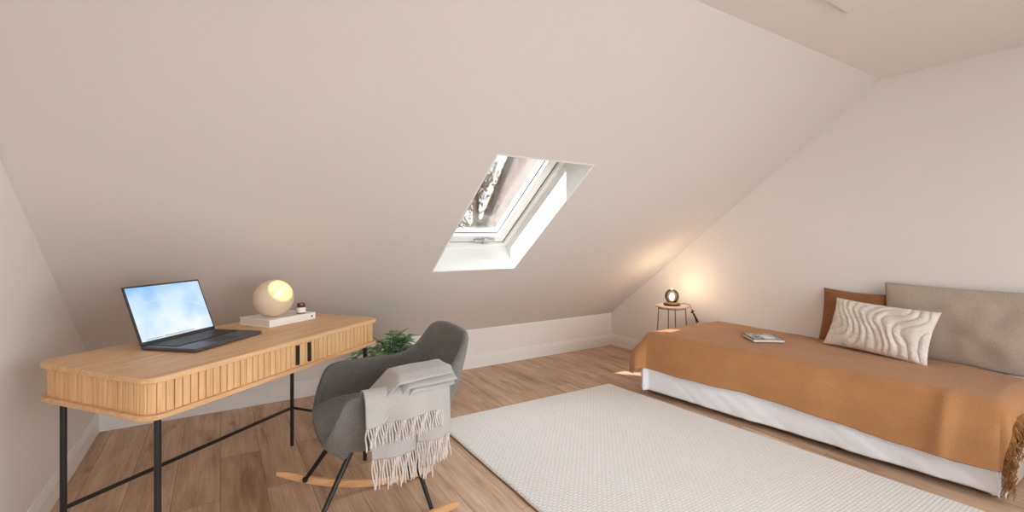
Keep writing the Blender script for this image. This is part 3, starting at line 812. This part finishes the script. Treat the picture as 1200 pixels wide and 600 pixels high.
place(cushion(.585, .335, .12, 240, 140, .07, disp=knit, seed=9, wr=.012), 'knitted_cushion', M['knit'], (3.535, 1.262, BZ+.150), (-.14, -1, -.03), (.42, -.20, 1),
      label='cream cable knit rectangular cushion in front of the brown and greige ones', cat='cushion')

# ---------------------------------------------------------------- side table and globe lamp
TX, TY, TZ = 3.475, 2.80, .602
tb = empty('side_table', (TX, TY, 0), label='small round side table with thin wire legs by the foot of bed', cat='side table')
MB().lathe([(.0005, TZ-.012), (.146, TZ-.012), (.150, TZ-.009), (.150, TZ-.003), (.147, TZ), (.0005, TZ)], 48).build('table_top', M['tabletop'], tb, smooth=True)
for k in range(4):
    a = PI/4+k*PI/2-.35; c_, s_ = math.cos(a), math.sin(a)
    MB().tube([(c_*.118, s_*.118, TZ-.012), (c_*.150, s_*.150, .0)], .0045, 8).build('leg', M['brass'], tb, smooth=True)
rp = [(math.cos(2*PI*k/40)*.120, math.sin(2*PI*k/40)*.120, TZ-.022) for k in range(41)]
MB().tube(rp, .004, 8, False).build('ring_rail', M['brass'], tb, smooth=True)
gl = empty('globe_lamp', (TX, TY, TZ), label='smoked glass globe table lamp on dark base on the small side table', cat='lamp')
MB().lathe([(.0005, 0), (.066, 0), (.073, .005), (.073, .016), (.066, .023), (.0005, .025)], 40).build('lamp_base', M['darkwood'], gl, smooth=True)
R_ = .062; gc = .025+.058
MB().lathe([(R_*math.sin(a), gc+R_*1.08*-math.cos(a)) for a in [.35+(PI-.35)*i/30 for i in range(31)]], 40).build('glass_globe', M['smoke'], gl, smooth=True)
MB().lathe([(.0005, .0265), (.018, .0265), (.018, .045), (.0005, .047)], 20).build('socket', M['brass'], gl, smooth=True)
MB().lathe([(.0005, .047), (.012, .050), (.022, .070), (.020, .088), (.010, .098), (.0005, .1)], 24).build('bulb', emis('globe_bulb', (1, .72, .36, 1), 9.0), gl, smooth=True)
cd = [(.06, -.03, .012), (.12, -.05, .012), (.158, -.07, 0), (.17, -.085, -.04), (.18, -.10, -.09), (.20, -.11, -.16), (.21, -.10, -.3), (.21, -.08, -.59)]
MB().tube(cd, .003, 8).build('cord', M['black'], gl, smooth=True)
sw = MB().tube([(.150, -.100, -.065), (.170, -.095, -.052)], .011, 10); sw.tube([(.174, -.098, -.075), (.215, -.115, -.155)], .0085, 10)
sw.build('cord_switch', M['black'], gl, smooth=True)

# ---------------------------------------------------------------- plant
PXY = (1.02, 3.24)
pl = empty('potted_plant', (*PXY, 0), label='bushy green potted plant on the floor between desk and knee wall', cat='plant')
MB().lathe([(.001, 0), (.095, 0), (.12, .02), (.135, .20), (.137, .25), (.128, .25), (.122, .22), (.001, .22)], 36).build('pot', M['pot'], pl, smooth=True)
MB().lathe([(.0005, .228), (.12, .224)], 24).build('soil', M['soil'], pl, smooth=True)
rn = random.Random(5)
def leaf(mb, p, d, n, L, w):
    d = d.normalized(); s_ = d.cross(n).normalized(); n2 = s_.cross(d)
    rows = []
    for k in range(5):
        t = k/4; ww = w*math.sin(PI*min(.98, .12+t*.86))**.8
        c_ = p+d*L*t-n2*(L*.28*t*t)
        rows += [c_-s_*ww/2+n2*ww*.15, c_, c_+s_*ww/2+n2*ww*.15]
    mb.add(rows, [(k*3+j, k*3+j+1, (k+1)*3+j+1, (k+1)*3+j) for k in range(4) for j in range(2)])
for gi, (mat, num, zt) in enumerate((('leaf', 22, 1), ('leaf2', 11, .9))):
    lm = MB(); sm = MB()
    for i in range(num):
        a = rn.uniform(0, 2*PI); R1 = rn.uniform(.06, .24); z1 = (.535-.4*R1*R1/.06*.35)*rn.uniform(.92, 1.03)*zt
        if gi: a = rn.uniform(-1.6, .4)
        p0 = Vector((rn.uniform(-.03, .03), rn.uniform(-.03, .03), .225)); p2 = Vector((math.cos(a)*R1, math.sin(a)*R1, z1))
        p1 = Vector((p2.x*.35, p2.y*.35, z1*.95))
        pp = [p0*(1-t)**2+p1*2*t*(1-t)+p2*t*t for t in [k/8 for k in range(9)]]
        sm.tube(pp, [.0035]*5+[.0025]*4, 6)
        for k in range(3, 9):
            d = (pp[k]-pp[k-1]).normalized(); sd = d.cross(Vector((0, 0, 1)))
            if sd.length < .1: sd = Vector((1, 0, 0))
            sd.normalize()
            for sg in (1, -1):
                L = rn.uniform(.045, .08); leaf(lm, pp[k], d*.5+sd*sg+Vector((0, 0, rn.uniform(-.1, .35))), Vector((0, 0, 1)), L, L*.5)
        leaf(lm, pp[-1], (pp[-1]-pp[-2]), Vector((0, 0, 1)), .08, .03)
    sm.build('stems', M['stem'], pl, smooth=True); lm.build('leaves', M[mat], pl, smooth=True, angle=180)

# ---------------------------------------------------------------- light
w = bpy.data.worlds.new('World'); S.world = w; w.use_nodes = True
wn, wl = w.node_tree.nodes, w.node_tree.links
bg = wn['Background']
tc = wn.new('ShaderNodeTexCoord'); sx = wn.new('ShaderNodeSeparateXYZ'); wl.new(tc.outputs['Generated'], sx.inputs[0])
r = wn.new('ShaderNodeValToRGB'); r.color_ramp.elements[0].position = .0; r.color_ramp.elements[0].color = (.93, .95, .96, 1)
r.color_ramp.elements[1].position = .7; r.color_ramp.elements[1].color = (.80, .90, 1, 1)
wl.new(sx.outputs['Z'], r.inputs['Fac']); wl.new(r.outputs['Color'], bg.inputs['Color']); bg.inputs['Strength'].default_value = 2.7

def light(name, kind, loc, energy, col, **k):
    d = bpy.data.lights.new(name, kind); d.energy = energy; d.color = col
    for a, b in k.items(): setattr(d, a, b)
    o = bpy.data.objects.new(name, d); COL.objects.link(o); o.location = loc; return o
sun = light('sun', 'SUN', (0, 0, 5), 32.0, (1, .95, .88), angle=math.radians(.6))
SD = Vector((1.2, .0, -1.0)).normalized()
sun.rotation_euler = SD.to_track_quat('-Z', 'Y').to_euler()
# portals guide the daylight of the world through the skylight and both added windows
p1 = light('skylight_portal', 'AREA', spt((SX0+SX1)/2, (SZ0+SZ1)/2, .34), 1, (1,1,1), shape='RECTANGLE', size=SX1-SX0, size_y=SLn)
p1.rotation_euler = Matrix((Vector((-1,0,0)), up, NV)).transposed().to_euler(); p1.data.cycles.is_portal = True
p2 = light('fill_window_portal', 'AREA', ((BW[0]+BW[1])/2, YB-.16, (BW[2]+BW[3])/2), 1, (1,1,1), shape='RECTANGLE', size=W, size_y=Hh)
p2.rotation_euler = (PI/2, 0, PI); p2.rotation_euler = Vector((0, 1, 0)).to_track_quat('-Z', 'Z').to_euler(); p2.data.cycles.is_portal = True
for X, rw, sg in ((XR, RW, 1),):
    p3 = light('fill_side_portal', 'AREA', (X+sg*.16, (rw[0]+rw[1])/2, (rw[2]+rw[3])/2), 1, (1,1,1), shape='RECTANGLE', size=rw[1]-rw[0], size_y=rw[3]-rw[2])
    p3.rotation_euler = Vector((-sg, 0, 0)).to_track_quat('-Z', 'Z').to_euler(); p3.data.cycles.is_portal = True
# lamps
light('globe_lamp_light', 'POINT', (TX, TY, TZ+.150), 1.5, (1, .74, .46), shadow_soft_size=.012)
lp = lampc+Vector((0, 0, r0-.003))+n_o*.075
light('desk_lamp_light', 'POINT', lp, .040, (1, .78, .42), shadow_soft_size=.015)

# ---------------------------------------------------------------- camera
cam = bpy.data.cameras.new('Camera'); co = bpy.data.objects.new('Camera', cam); COL.objects.link(co)
cam.sensor_width = 36; cam.lens = 544.03/1200*36; cam.shift_y = -(300-276.2)/1200; cam.clip_start = .05
co.location = (0, 0, 1.235); co.rotation_euler = (PI/2, 0, -.5608)
S.camera = co
S.view_settings.view_transform = 'Standard'; S.view_settings.look = 'None'; S.view_settings.gamma = 1; S.view_settings.use_curve_mapping = False
S.view_settings.exposure = 1.42
S.cycles.max_bounces = 10; S.cycles.diffuse_bounces = 7; S.cycles.transparent_max_bounces = 12
S.cycles.caustics_reflective = False; S.cycles.caustics_refractive = False; S.cycles.sample_clamp_indirect = 6
